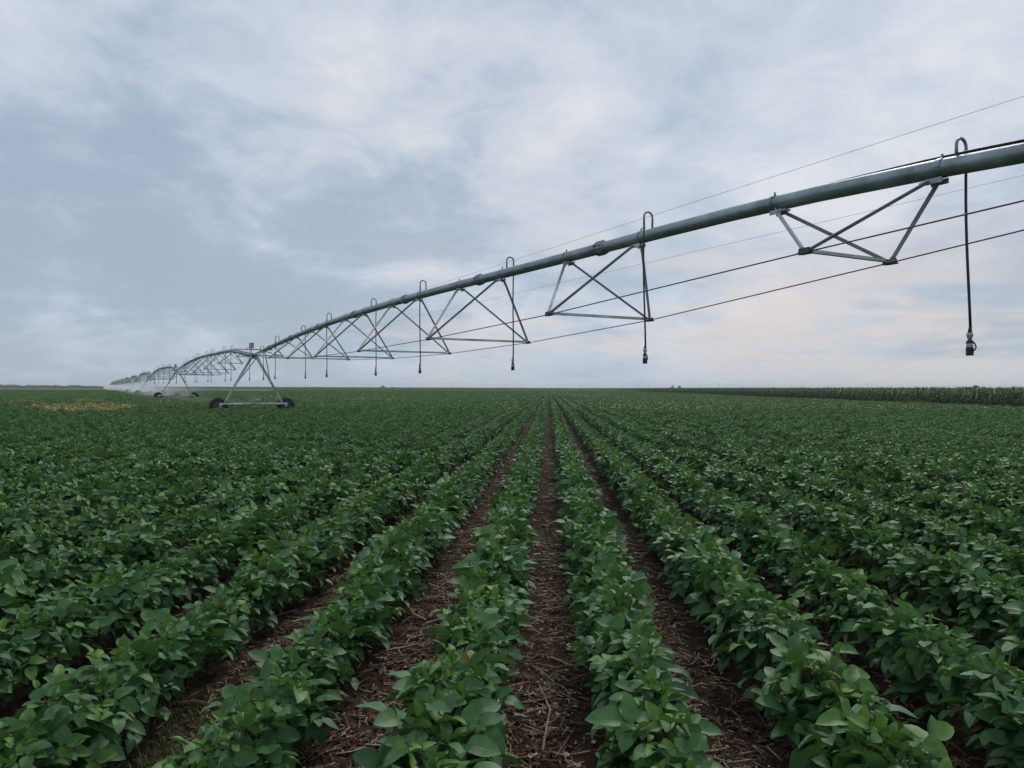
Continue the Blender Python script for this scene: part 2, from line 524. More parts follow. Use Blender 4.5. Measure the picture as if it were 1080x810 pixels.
def joined_plant(lay, level, off=(0, 0, 0), rz=0.0, scl=1.0, r=None, keep=1.0, big=1.0):
    r = r or np.random.default_rng(1)
    vs, qs, us, ti, yo = [], [], [], [], []; n = 0
    T = Matrix.Translation(off) @ Matrix.Rotation(rz, 4, 'Z') @ Matrix.Scale(scl, 4)
    for var, M, yng in lay[2]:
        if r.random() > keep: continue
        v, q, u = LEAF[level][var]
        A = np.array(T @ M @ Matrix.Scale(big, 4)); v = v @ A[:3, :3].T + A[:3, 3]
        vs.append(v); qs.append(q + n); us.append(u); n += len(v)
        ti.append(np.full(len(v), r.random())); yo.append(np.full(len(v), float(r.uniform(.5, 1)) if yng else 0.0))
    return [np.concatenate(q) for q in (vs, qs, us, ti, yo)]


def merge(parts):
    n = 0; vs, qs, us, ti, yo = [], [], [], [], []
    for v, q, u, t, y in parts:
        vs.append(v); qs.append(q + n); us.append(u); ti.append(t); yo.append(y); n += len(v)
    return [np.concatenate(q) for q in (vs, qs, us, ti, yo)]


def proto_obj(name, data, material, stem=None):
    v, q, u, t, y = data
    mi = None; mats = [material]
    if stem is not None:
        sv = np.concatenate(stem.v); sf = np.array([f for f in stem.f if len(f) == 4]) + len(v)
        mi = np.concatenate([np.zeros(len(q)), np.ones(len(sf))])
        q = np.concatenate([q, sf]); v = np.concatenate([v, sv]); u = np.concatenate([u, np.zeros((len(sv), 2))])
        t = np.concatenate([t, np.zeros(len(sv))]); y = np.concatenate([y, np.zeros(len(sv))]); mats.append(M_STEM)
    return bpy.data.objects.new(name, fast_mesh(name, v, q, mats, {'tint': t, 'young': y}, True, u, mi))


def scatter(name, pts, rz, scl, protos, label, cat, seed=0, kind='stuff'):
    """one object whose geometry nodes set the given shapes down on its own points"""
    pts = np.asarray(pts, np.float32); n = len(pts)
    me = bpy.data.meshes.new(name); me.vertices.add(n); me.vertices.foreach_set('co', pts.ravel())
    r = np.random.default_rng(seed)
    for nm, ty, val in (('turn', 'FLOAT', np.asarray(rz, np.float32)), ('size', 'FLOAT', np.asarray(scl, np.float32)), ('which', 'INT', r.integers(0, len(protos), n).astype(np.int32))):
        at = me.attributes.new(nm, ty, 'POINT'); at.data.foreach_set('value', val)
    me.update()
    c = bpy.data.collections.new(name + ' shapes')
    for k, p in enumerate(protos):
        p.name = '%s_%02d' % (name, k); c.objects.link(p)
    g = bpy.data.node_groups.new(name, 'GeometryNodeTree')
    g.interface.new_socket('Geometry', in_out='INPUT', socket_type='NodeSocketGeometry')
    g.interface.new_socket('Geometry', in_out='OUTPUT', socket_type='NodeSocketGeometry')
    N = g.nodes.new; gi, gout = N('NodeGroupInput'), N('NodeGroupOutput')
    iop = N('GeometryNodeInstanceOnPoints'); ci = N('GeometryNodeCollectionInfo')
    ci.inputs['Collection'].default_value = c; ci.inputs['Separate Children'].default_value = True; ci.inputs['Reset Children'].default_value = True
    iop.inputs['Pick Instance'].default_value = True
    def attr(nm, ty):
        q = N('GeometryNodeInputNamedAttribute'); q.data_type = ty; q.inputs['Name'].default_value = nm; return q.outputs[0]
    cx = N('ShaderNodeCombineXYZ'); L_ = g.links.new
    L_(gi.outputs[0], iop.inputs['Points']); L_(ci.outputs[0], iop.inputs['Instance'])
    L_(attr('which', 'INT'), iop.inputs['Instance Index']); L_(attr('turn', 'FLOAT'), cx.inputs['Z']); L_(cx.outputs[0], iop.inputs['Rotation'])
    L_(attr('size', 'FLOAT'), iop.inputs['Scale']); L_(iop.outputs[0], gout.inputs[0])
    o = bpy.data.objects.new(name, me); COL.objects.link(o)
    md = o.modifiers.new('scatter', 'NODES'); md.node_group = g
    return tag(o, label, cat, kind=kind)


CORN_X = 34.6                 # the corn begins this far right of the camera's furrow
R_MAX_NEAR = 15.0


def in_patch(x, y):
    """patches where the beans are stunted and yellow, (x ahead-frame)"""
    xc, zc = cxy(x, y)
    u = xc / max(zc, 1)
    d = 99
    for k_, (uc, z0, ru, rz_) in enumerate(PATCH):
        e = ((u - uc) / ru) ** 2 + ((zc - z0) / rz_) ** 2
        if k_ > 1 and rnd.random() > .28: continue
        e += rnd.uniform(-.5, .5)
        d = min(d, e)
    return d


PATCH = [(-.572, 45.0, .054, 7.0), (-.528, 46, .034, 6.5), (-.635, 62.0, .018, 5.0), (-.55, 66, .02, 4), (-.455, 62.0, .020, 5.0), (-.30, 84.0, .035, 7.0), (-.175, 78.0, .035, 6.0), (.40, 86, .012, 3)]


def row_positions(zmin, zmax, step, jitter, margin=3.5, rowstep=1, bounds=True):
    """points along the crop rows between two distances ahead of the camera"""
    pts = []
    kmax = int((zmax * .80 + margin) / ROW) + 2
    for k in range(-kmax, kmax, rowstep):
        x = (k + .5 + (rowstep - 1) / 2) * ROW
        if x > CORN_X - 1.2: continue
        for y in np.arange(-1.2, zmax * 1.12, step):
            yy = y + rnd.uniform(-jitter, jitter)
            xc, zc = cxy(x, yy)
            if zc < zmin or zc >= zmax or abs(xc) > .74 * max(zc, 0) + margin: continue
            pts.append((x, yy))
    return pts


# near plants: the 300 that show largest are things of their own, each leaf a part
near = []
for (x, y) in row_positions(-1.0, R_MAX_NEAR, .125, .03, 2.6):
    if rnd.random() < .03: continue
    px = x + rnd.gauss(0, .022)
    stunt = .86 if (y < 4.4 and -2.3 < x < -.9) else 1.0      # weaker plants beside the weedy furrow
    near.append((px, y, float(ground_z(np.array(px), np.array(y))), rnd.uniform(0, 6.28), stunt * (rnd.uniform(.82, 1.06) + .22 * float(vnoise(np.array(px * 1.7), np.array(y * 1.1), 8)))))


def seen(x, y, z):
    p = CM.transposed() @ Vector((x, y, z - CAM_H))
    if p.z > -.3: return None
    u, v = p.x / -p.z * F + W / 2, H / 2 - p.y / -p.z * F
    return (u, v, -p.z)


cand = []
for i, (x, y, z, rz, s) in enumerate(near):
    q = seen(x, y, z + .40)
    if q and -10 < q[0] < W + 10 and q[1] < H + 25 and q[2] > 1.5: cand.append((q[2], i))
cand.sort(); chosen = set(i for _, i in cand[:300])

leaf_meshes = []
for k, (v, q, u) in enumerate(LEAF[0]):
    yv = .7 if k >= 10 else 0.0
    leaf_meshes.append(fast_mesh('leaf', v, q, M_LEAF, {'tint': np.zeros(len(v)), 'young': np.full(len(v), yv)}, True, u))
stem_meshes = [stem_mb(l).mesh('soybean_plant', M_STEM) for l in LAY]
ORD = ['first', 'second', 'third', 'fourth', 'fifth', 'sixth', 'seventh', 'eighth', 'ninth']
rowcount = {}
for i in [q for _, q in cand[:300]]:
    x, y, z, rz, s = near[i]
    k = rnd.randrange(6); kr = round(x / ROW - .5)
    side = 'right' if kr >= 0 else 'left'; od = ORD[min(8, kr if kr >= 0 else -kr - 1)]
    p = bpy.data.objects.new('soybean_plant', stem_meshes[k]); COL.objects.link(p)
    p.location = (x, y, z); p.rotation_euler = (rnd.gauss(0, .05), rnd.gauss(0, .05), rz); p.scale = (s, s, s)
    nth = rowcount[kr] = rowcount.get(kr, 0) + 1
    if nth <= 5: lb = 'soybean plant, %s from the front in the %s row %s of the middle furrow' % (ORD[nth - 1], od, side)
    else: lb = 'green soybean plant near the camera in the %s crop row %s of the middle furrow' % (od, side)
    tag(p, lb, 'plant', 'soybean plants of the %s row %s of the middle furrow' % (od, side))
    for (var, M, yng) in LAY[k][2]:
        if rnd.random() < .04: continue
        c = bpy.data.objects.new('leaf', leaf_meshes[var]); COL.objects.link(c)
        c.parent = p; c.matrix_basis = M

rr = np.random.default_rng(9)
rest = [q for i, q in enumerate(near) if i not in chosen]
hi = [proto_obj('p', joined_plant(l, 0, r=rr), M_LEAF, stem_mb(l)) for l in LAY]
a = np.array(rest)
scatter('soybean_crop', a[:, :3], a[:, 3], a[:, 4], hi, 'knee high green soybean plants standing in rows a few steps ahead', 'soybeans', 1)


def row_chunk(length, nplants, level, seed, material, keep=1.0, big=1.0, rows=1):
    r = np.random.default_rng(seed); parts = []
    for q in range(rows):
        for k in range(nplants):
            yy = -length / 2 + length * (k + .5) / nplants + r.normal(0, .03)
            xx = (q - (rows - 1) / 2) * ROW + r.normal(0, .03)
            parts.append(joined_plant(LAY[int(r.integers(6))], level, (xx, yy, 0), r.uniform(0, 6.28), r.uniform(.86, 1.1), r, keep, big))
    return proto_obj('p', merge(parts), material)


def field(name, z0, z1, length, protos, label, rows=1, seed=0, jit=.1):
    P_, RZ, S = [], [], []
    for (x, y) in row_positions(z0, z1, length, jit, 5 + length, rows):
        if in_patch(x, y) < 1 and rnd.random() < .9: continue
        xc, zc = cxy(x, y)
        if xc / max(zc, 1) < -.30 and zc > 175 + 60 * math.sin(xc * .013) ** 2: continue
        P_.append((x + rnd.gauss(0, .02), y, 0.0)); RZ.append(math.pi * rnd.randrange(2) + rnd.gauss(0, .004)); S.append(rnd.uniform(.92, 1.06))
    return scatter(name, P_, RZ, S, protos, label, 'soybeans', seed)


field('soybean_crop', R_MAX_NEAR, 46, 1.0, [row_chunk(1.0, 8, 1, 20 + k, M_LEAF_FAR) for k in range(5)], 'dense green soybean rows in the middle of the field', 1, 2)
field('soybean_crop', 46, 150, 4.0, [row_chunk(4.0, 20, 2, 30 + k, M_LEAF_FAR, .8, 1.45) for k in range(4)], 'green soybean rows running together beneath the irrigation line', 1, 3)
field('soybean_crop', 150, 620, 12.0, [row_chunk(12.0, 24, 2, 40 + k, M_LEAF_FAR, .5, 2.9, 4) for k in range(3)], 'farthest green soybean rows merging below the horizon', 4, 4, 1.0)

# yellowed beans in patches
P_, RZ, S = [], [], []
for (x, y) in row_positions(30, 100, .28, .1, 5):
    e = in_patch(x, y)
    if e < 1.15 and rnd.random() < (1.0 if PATCH and e < .8 else .5):
        P_.append((x + rnd.gauss(0, .05), y, 0.0)); RZ.append(rnd.uniform(0, 6.28)); S.append(rnd.uniform(.95, 1.25))
yl = [proto_obj('p', joined_plant(LAY[k], 1, r=rr, keep=.85, big=1.1), M_YELLOW) for k in range(4)] + [proto_obj('p', joined_plant(LAY[5], 1, r=rr), M_LEAF_FAR)]
scatter('yellow_soybeans', P_, RZ, S, yl, 'straw yellow patches of stunted soybeans among the green rows', 'dying soybeans', 6)


# ------------------------------------------------------------------ straw, stalks and weeds in the furrows
def flat_bits(n, xr, yr, lmin, lmax, wmin, wmax, tint_pow, seed, furrow=True):
    r = np.random.default_rng(seed)
    vs, qs, ti = [], [], []; k = 0
    while k < n:
        y = r.uniform(*yr) if not furrow else (yr[0] + (yr[1] - yr[0]) * r.random() ** 1.4)
        kk = r.integers(-int(xr / ROW), int(xr / ROW) + 1)
        x = kk * ROW + r.normal(0, .16)
        if abs(x) > .72 * y + .8: continue
        if r.random() > .25 + 1.1 * float(vnoise(np.array(x * 4.0), np.array(y * 2.2), 2)) ** 1.5: continue
        L, wd = r.uniform(lmin, lmax) * r.uniform(.4, 1), r.uniform(wmin, wmax)
        az = r.uniform(0, 6.28); el = r.normal(0, .13)
        t = np.array([math.cos(az) * math.cos(el), math.sin(az) * math.cos(el), math.sin(el)]); s = np.array([-math.sin(az), math.cos(az), r.normal(0, .3)])
        z = float(ground_z(np.array(x), np.array(y))) + .006 + abs(math.sin(el)) * L / 2 + r.uniform(0, .006)
        c = np.array([x, y, z]); up = np.array([0, 0, wd * .5]); bend = s * r.normal(0, .06) * L
        ring = []
        for a_, bo in ((-L / 2, 0), (0, 1), (L / 2, 0)):
            p = c + t * a_ + bend * bo
            ring += [p - s * wd / 2, p + up, p + s * wd / 2]
        m0 = len(vs) * 9
        vs.append(ring); b_ = k * 9
        qs += [(b_ + 0, b_ + 3, b_ + 4, b_ + 1), (b_ + 1, b_ + 4, b_ + 5, b_ + 2), (b_ + 3, b_ + 6, b_ + 7, b_ + 4), (b_ + 4, b_ + 7, b_ + 8, b_ + 5)]
        ti.append(np.full(9, r.random() ** tint_pow)); k += 1
    return np.array(vs).reshape(-1, 3), np.array(qs), np.concatenate(ti)


bits = [flat_bits(30000, 4.0, (2.4, 8.5), .02, .13, .003, .009, 1.1, 21), flat_bits(17000, 4.0, (2.4, 8.5), .012, .055, .006, .022, 1.6, 22), flat_bits(3500, 4.0, (2.4, 9), .08, .26, .004, .011, .7, 24), flat_bits(14000, 6.0, (7, 22), .04, .16, .008, .022, 1.2, 23)]
nb = np.cumsum([0] + [len(b_[0]) for b_ in bits])
v = np.concatenate([b_[0] for b_ in bits]); q = np.concatenate([b_[1] + nb[k] for k, b_ in enumerate(bits)]); t = np.concatenate([b_[2] for b_ in bits])
so = bpy.data.objects.new('straw_litter', fast_mesh('straw_litter', v, q, M_STRAW, {'tint': t}, False)); COL.objects.link(so)
tag(so, 'brown and tan straw scraps scattered along the bare furrows', 'straw', kind='stuff')


def stalk(pts, r, label, tint, nm='corn_stalk'):
    P3 = [(x, y, float(ground_z(np.array(x), np.array(y))) + r * .8 + dz) for x, y, dz in pts]
    # swollen joints
    b = MB(); full = []; rad = []
    for i in range(len(P3) - 1):
        a_, c_ = Vector(P3[i]), Vector(P3[i + 1])
        for f in (0, .12, .5, .88): full.append(a_.lerp(c_, f)); rad.append(r * (1.22 if f == 0 else (.94 if f == .5 else 1.0)) * rnd.uniform(.92, 1.05))
    full.append(Vector(P3[-1])); rad.append(r * .8)
    b.tube(full, rad, 7, True, attr=tint)
    o = b.build(nm, M_STRAW, None, True, 'tint')
    return tag(o, label, 'stalk', 'old corn stalks lying in the furrows')


def gp(px, py):
    """point on the ground seen at photo pixel"""
    d = pix_dir(px, py); t_ = (CAM_H - .01) / -d.z
    return d.x * t_, d.y * t_


def gpts(*pp):
    return [(*gp(px, py), dz) for px, py, dz in pp]


stalk(gpts((567, 716, .012), (580, 747, .02), (572, 792, .012)), .006, 'long pale jointed stalk lying lengthwise in the middle furrow', .84)
stalk(gpts((388, 683, .01), (412, 682, .015), (440, 680, .01)), .012, 'thick brown stalk lying crosswise in the furrow left of the nearest rows', .66)
stalk(gpts((232, 700, .0), (247, 694, .03), (262, 684, .04)), .011, 'straw coloured broken stalk propped up in the lower left furrow', .92)
stalk(gpts((222, 735, .01), (245, 729, .02), (262, 722, .01)), .010, 'pale bent stalk beside the tuft of weeds in the lower left furrow', .80)
stalk(gpts((170, 752, .02), (205, 747, .02), (236, 748, .01)), .014, 'dark rotting stalk lying across the lower left furrow', .50)
stalk(gpts((592, 722, .01), (602, 730, .01)), .007, 'short pale stalk at the right edge of the middle furrow', .94)
stalk(gpts((585, 800, .01), (607, 765, .01)), .006, 'thin dark stalk slanting at the lower edge of the middle furrow', .55)
stalk(gpts((741, 697, .01), (750, 704, .01), (758, 690, .02)), .005, 'thin forked straw bleached yellow in the furrow right of the nearest rows', .97)


def blades(cx, cy_, rad, n, hmin, hmax, seed, name, material, label, cat, wid=.006, kind='stuff'):
    r = np.random.default_rng(seed); vs, qs, ti, yo = [], [], [], []
    for k in range(n):
        a_ = r.uniform(0, 6.28); d = rad * math.sqrt(r.random()); x, y = cx + d * math.cos(a_), cy_ + d * math.sin(a_) * 1.2
        h = r.uniform(hmin, hmax); az = r.uniform(0, 6.28); s = np.array([-math.sin(az), math.cos(az), 0]) * wid / 2
        o_ = np.array([math.cos(az), math.sin(az), 0]); z = float(ground_z(np.array(x), np.array(y)))
        lean = r.uniform(.2, 1.0) * h
        pts = [np.array([x, y, z]), np.array([x, y, z + h * .55]) + o_ * lean * .35, np.array([x, y, z + h * (1 - .3 * lean / h)]) + o_ * lean]
        b_ = k * 6
        for p, f in zip(pts, (1, .8, .1)): vs += [p - s * f, p + s * f]
        qs += [(b_, b_ + 1, b_ + 3, b_ + 2), (b_ + 2, b_ + 3, b_ + 5, b_ + 4)]
        ti.append(np.full(6, r.random())); yo.append(np.full(6, float(r.random() < .25) * r.random()))
    o = bpy.data.objects.new(name, fast_mesh(name, vs, qs, material, {'tint': np.concatenate(ti), 'young': np.concatenate(yo)})); COL.objects.link(o)
    return tag(o, label, cat, kind=kind)


wx, wy = -1.58, gp(165, 790)[1] + .15
blades(wx, wy, .38, 2200, .02, .07, 3, 'weeds', M_WEED, 'low tuft of fine green weeds in the furrow at the lower left', 'weeds', .005)
wx, wy = gp(553, 598)
blades(wx, wy, .16, 120, .02, .05, 4, 'weeds', M_WEED, 'small patch of weeds in the middle furrow farther up', 'weeds', .005)


# ------------------------------------------------------------------ corn field on the right
def corn_plant(seed, h=1.72, level=0):
    r = np.random.default_rng(seed); vs, qs, ti, yo = [], [], [], []; n = 0
    def strip(pts, wids, side, t_, y_):
        nonlocal n
        for p, w_ in zip(pts, wids): vs.extend([p - side * w_, p + side * w_])
        for i in range(len(pts) - 1): qs.append((n + 2 * i, n + 2 * i + 1, n + 2 * i + 3, n + 2 * i + 2))
        n += 2 * len(pts); ti.extend([t_] * 2 * len(pts)); yo.extend([y_] * 2 * len(pts))
    for az in (0, 1.57):
        strip([np.array([0, 0, -.02]), np.array([0, 0, h * .9])], [.014, .008], np.array([math.cos(az), math.sin(az), 0]), .5, .1)
    az = r.uniform(0, 6.28)
    for k in range(13 if level == 0 else 8):
        z0 = h * (.08 + .78 * k / (12 if level == 0 else 7)); az += math.pi + r.normal(0, .5); L = r.uniform(.45, .72) * (1.1 if level == 0 else 1.3)
        o_ = np.array([math.cos(az), math.sin(az), 0]); s = np.array([-math.sin(az), math.cos(az), 0])
        rise = r.uniform(.12, .30)
        pts = [np.array([0, 0, z0]), np.array([0, 0, z0 + rise * .8]) + o_ * L * .28, np.array([0, 0, z0 + rise]) + o_ * L * .6, np.array([0, 0, z0 + rise - r.uniform(.1, .3)]) + o_ * L]
        strip(pts, [.02, .042, .036, .004], s, float(r.random()), 0.0)
    for k in range(5):
        az = r.uniform(0, 6.28); o_ = np.array([math.cos(az), math.sin(az), 0]); s = np.array([-math.sin(az), math.cos(az), 0])
        strip([np.array([0, 0, h * .9]), np.array([0, 0, h * 1.02]) + o_ * .08], [.008, .005], s, .9, .8)
    return bpy.data.objects.new('p', fast_mesh('p', np.array(vs), np.array(qs), M_CORN, {'tint': ti, 'young': yo}))


P_, RZ, S = [], [], []
for k in range(5):
    x = CORN_X + k * .8
    for y in np.arange(30, 300, .22 if k < 3 else .3):
        P_.append((x + rnd.gauss(0, .06), y + rnd.uniform(-.08, .08), 0)); RZ.append(rnd.uniform(0, 6.28)); S.append(rnd.uniform(.90, 1.06))
scatter('corn_crop', P_, RZ, S, [corn_plant(60 + k) for k in range(6)], 'dark green wall of standing corn along the right edge of the field', 'corn', 7)


def corn_block(seed):
    r = np.random.default_rng(seed); V, Q, T_, Yv = [], [], [], []; n = 0
    for k in range(90):
        o = corn_plant(seed * 100 + int(r.integers(8)), level=1); me = o.data
        v = np.empty(len(me.vertices) * 3, np.float32); me.vertices.foreach_get('co', v); v = v.reshape(-1, 3)
        q = np.empty(len(me.loops), np.int32); me.loops.foreach_get('vertex_index', q); q = q.reshape(-1, 4)
        a_ = r.uniform(0, 6.28); c, s = math.cos(a_), math.sin(a_)
        v = v @ np.array([[c, s, 0], [-s, c, 0], [0, 0, r.uniform(.93, 1.05)]]) + np.array([r.uniform(-3, 3), r.uniform(-4, 4), 0])
        V.append(v); Q.append(q + n); n += len(v); T_.append(np.full(len(v), r.random())); Yv.append(np.zeros(len(v)))
        bpy.data.objects.remove(o); bpy.data.meshes.remove(me)
    return bpy.data.objects.new('p', fast_mesh('p', np.concatenate(V), np.concatenate(Q), M_CORN, {'tint': np.concatenate(T_), 'young': np.concatenate(Yv)}))


P_, RZ, S = [], [], []
for x in np.arange(CORN_X + 6.6, 150, 6):
    for y in np.arange(32, 700, 8):
        xc, zc = cxy(x, y)
        if xc > .80 * zc + 12: continue
        P_.append((x, y, 0)); RZ.append(math.pi * rnd.randrange(2)); S.append(rnd.uniform(.97, 1.02))
for x in np.arange(CORN_X + 3, CORN_X + 6, 6):
    for y in np.arange(304, 900, 8): P_.append((x, y, 0)); RZ.append(math.pi * rnd.randrange(2)); S.append(rnd.uniform(.97, 1.02))
scatter('corn_crop', P_, RZ, S, [corn_block(3), corn_block(4), corn_block(5)], 'tops of the corn stretching back from its front edge', 'corn', 8)

# tall crop far ahead that closes the field below the horizon
P_, RZ, S = [], [], []
for x in np.arange(-520, 40, 6):
    for y in np.arange(700, 726, 8):
        P_.append((x, y + .05 * x, 0)); RZ.append(math.pi * rnd.randrange(2)); S.append(rnd.uniform(.95, 1.05))
scatter('corn_crop', P_, RZ, S, [corn_block(6), corn_block(7)], 'dark strip of far corn closing the field below the horizon', 'corn', 9)

for k, (yy, rd, lab) in enumerate(((78, .9, 'pale dry grass tuft at the foot of the corn, leftmost of four'), (71, 1.2, 'yellow green grass clump at the foot of the corn, second from left'),
                                   (61.5, .9, 'small pale dry grass tuft at the foot of the corn, third from left'), (57.2, .8, 'dry grass tuft at the foot of the corn, rightmost of four'))):
    blades(CORN_X - 1.1, yy, rd, 420, .25, .62 if k != 1 else .95, 30 + k, 'grass_tuft', M_GRASS, lab, 'grass', .03)


# ------------------------------------------------------------------ centre pivot irrigation line
KP, UV = 9.0, -.54
SQ = math.sqrt(1 + UV * UV)
L = 42.5 * SQ
ux, uy = wxy(UV / SQ, 1 / SQ); AZ = math.atan2(uy, ux)     # local +x runs away from the camera, +y is the near side


def tower_pos(i):
    zc = 44.0 + 42.5 * i
    return wxy(UV * zc + KP, zc)


PIPE_END, SAG = 1.6 + 1.80, .78
R_PIPE = .101


def pipe_z(x):
    return PIPE_END + SAG * (1 - ((x - L / 2) / (L / 2)) ** 2) + .16 * math.exp(-((x - 9.0) / 5.2) ** 2)


def low_z(x):
    return 1.6 + 1.02 + .0018 * (x - 25.5) ** 2 + .05 * math.exp(-((x - 8.75) / 3) ** 2)


def half_w(x):
    return max(.28, 1.4 - .0023 * (x - 25.5) ** 2)


TR = [3.75, 8.75, 13.9, 18.85, 23.8, 28.8, 33.75, 38.75, 43.75]
ANG = [(-.025, 0), (.025, 0), (.025, .007), (-.018, .007), (-.018, .05), (-.025, .05)]
FLAT = [(-.03, -.004), (.03, -.004), (.03, .004), (-.03, .004)]


def corner(x, s):
    return Vector((x, s * half_w(x), low_z(x)))


def span_parts():
    """list of (name, mesh builder, material, smooth, sub-part list)"""
    out_ = []
    px = np.linspace(.25, L - .25, 33)
    pb = MB(); pb.tube([(x, 0, pipe_z(x)) for x in px], R_PIPE, 20)
    subs = []
    for xm in TR:
        fx = xm
        b = MB()
        z = pipe_z(fx); sl = (pipe_z(fx + .1) - pipe_z(fx - .1)) / .2
        q_ = lambda d: (fx + d, 0, z + sl * d)
        b.tube([q_(-.15), q_(-.14), q_(.14), q_(.15)], [R_PIPE + .004, R_PIPE + .014, R_PIPE + .014, R_PIPE + .004], 18, False)
        for d in (-.075, .075): b.tube([q_(d - .013), q_(d + .013)], R_PIPE + .026, 18)
        for j in range(6):
            th = j * math.pi / 3 + .35
            cy_, cz_ = (R_PIPE + .022) * math.cos(th), (R_PIPE + .022) * math.sin(th)
            b.tube([(fx - .11, cy_, z + cz_ - sl * .11), (fx + .11, cy_, z + cz_ + sl * .11)], .011, 5)
        if xm != TR[1]: subs.append(('flange', b, M_PIPE, False))
        for dx in (-1.15, 1.15):
            b = MB(); ax_ = fx + dx; za = pipe_z(ax_)
            b.tube([(ax_ - .03, 0, za), (ax_ + .03, 0, za)], R_PIPE + .008, 16, False)
            b.tube([(ax_, 0, za + R_PIPE), (ax_, 0, za + R_PIPE + .05)], .014, 6)
            subs.append(('clamp', b, M_PIPE, False))
    out_.append(('pipe', pb, M_PIPE, True, subs))
    for xm in TR:
        for dx in (-1.15, 1.15):
            za = pipe_z(xm + dx)
            b = MB()
            e = .22 if dx < 0 else -.22
            b.box((xm + dx + e * .5, 0, za - R_PIPE - .022), (.22, .11, .02)); b.box((xm + dx + e * .3, .06, za - R_PIPE - .03), (.20, .006, .06)); b.box((xm + dx + e * .3, -.06, za - R_PIPE - .03), (.20, .006, .06))
            out_.append(('bracket', b, M_STRUT, False, []))
            for s in (1, -1):
                b = MB(); c = corner(xm, s)
                top = Vector((xm + dx + (.10 if dx < 0 else -.10), s * .075, za - R_PIPE - .03))
                b.prof(top, c + (top - c).normalized() * .05, ANG, (0, s, .3))
                for t_ in (.03, .06, .95):
                    p = top.lerp(c, t_); b.tube([p + Vector((0, -.02, -.005)), p + Vector((0, .03, .02))], .010, 5)
                out_.append(('strut', b, M_STRUT, False, []))
        b = MB(); c1, c2 = corner(xm, 1), corner(xm, -1)
        b.prof(c1.lerp(c2, .03), c1.lerp(c2, .97), ANG, (0, 0, 1)); out_.append(('cross_brace', b, M_STRUT, False, []))
        for s in (1, -1):
            b = MB(); c = corner(xm, s); b.box(c + Vector((0, 0, -.012)), (.16, .10, .016)); b.box(c + Vector((0, s * .02, .015)), (.15, .012, .07))
            b.tube([c + Vector((-.09, 0, 0)), c + Vector((.09, 0, 0))], .024, 8)
            out_.append(('corner_plate', b, M_ROD, False, []))
    for s in (1, -1):
        b = MB(); pts = [(.35, s * .12, pipe_z(.35) - .13)] + [tuple(corner(x, s)) for x in TR] + [(L - .35, s * .12, pipe_z(L - .35) - .13)]
        b.tube(pts, .0088, 6); out_.append(('truss_rod', b, M_ROD, True, []))
    b = MB(); cp = []
    for x in np.linspace(.3, L - .3, 90):
        yy = -.075 + .022 * math.sin(x * .9) + .11 * max(0, min(1, (9.0 - x) / 2.6))
        cp.append((x, yy, pipe_z(x) + math.sqrt((R_PIPE + .013) ** 2 - min(abs(yy), .1) ** 2) + .006 * math.sin(x * 2.3) ** 2))
    b.tube(cp, .017, 6); out_.append(('cable', b, M_CABLE, True, []))
    return out_


NSPAN = 11
SPL = ['irrigation pipe span nearest the camera with large triangular braces under it', 'second irrigation pipe span from the camera, arching beyond the nearest wheeled tower',
       'third irrigation pipe span from the camera, a small arch between two wheeled towers', 'fourth irrigation pipe span from the camera, a low dark arch',
       'fifth irrigation pipe span from the camera, a tiny steep arch above the spray']
parts = span_parts()
span0 = None
for i in range(NSPAN):
    tx, ty = tower_pos(i)
    base = (tx - ux * L, ty - uy * L, 0)
    lab = SPL[i] if i < len(SPL) else 'tiny far irrigation span merging into the distant end of the line'
    grp = 'spans of the irrigation line' if i < len(SPL) else 'far spans of the irrigation line'
    if i < 3:
        o = empty('irrigation_span', base, AZ); tag(o, lab, 'irrigation span', grp)
        if span0 is None:
            for nm, b, mt, sm, subs in parts:
                po = b.build(nm, mt, o, sm)
                for sn, sb, smt, ssm in subs: sb.build(sn, smt, po, ssm)
            span0 = o
        else:
            for ch in span0.children:
                c = ch.copy(); COL.objects.link(c); c.parent = o
                for g2 in ch.children:
                    d = g2.copy(); COL.objects.link(d); d.parent = c
    else:
        if i == 3:
            jb = MB(); order = [M_PIPE, M_STRUT, M_ROD, M_CABLE]
            for nm, b, mt, sm, subs in parts:
                for bb, mm in [(b, mt)] + [(q[1], q[2]) for q in subs if q[0] == 'flange']:
                    n0 = 0
                    jb.add(np.concatenate(bb.v), bb.f, order.index(mm))
            o = jb.build('irrigation_span', order); far_mesh = o.data
        else:
            o = bpy.data.objects.new('irrigation_span', far_mesh); COL.objects.link(o)
        o.location = base; o.rotation_euler = (0, 0, AZ); tag(o, lab, 'irrigation span', grp)


# hanging sprinkler drops
def drop_builders(s, top=.30):
    g = MB(); zt = 0.0
    arc = [(0, 0, R_PIPE - .03), (0, 0, top)]
    rad = .085
    for k in range(1, 8):
        th = math.pi * k / 8; arc.append((0, s * (rad - rad * math.cos(th)), top + rad * math.sin(th)))
    arc += [(0, s * 2 * rad, top), (0, s * 2 * rad, .12)]
    g.tube(arc, .017, 8)
    g.tube([(0, s * 2 * rad, .13), (0, s * 2 * rad, .07)], .022, 8)
    return g


def hose_builder(s, length, sway):
    h = MB(); pts = []
    for k in range(9):
        t_ = k / 8; pts.append((sway * t_ * t_, s * .17 + .01 * math.sin(t_ * 5), .10 - t_ * length))
    h.tube(pts, .0145, 7)
    h.tube([pts[-1], (sway, s * .17, .10 - length - .06)], [.016, .022], 8)
    return h, (sway, s * .17, .10 - length - .06)


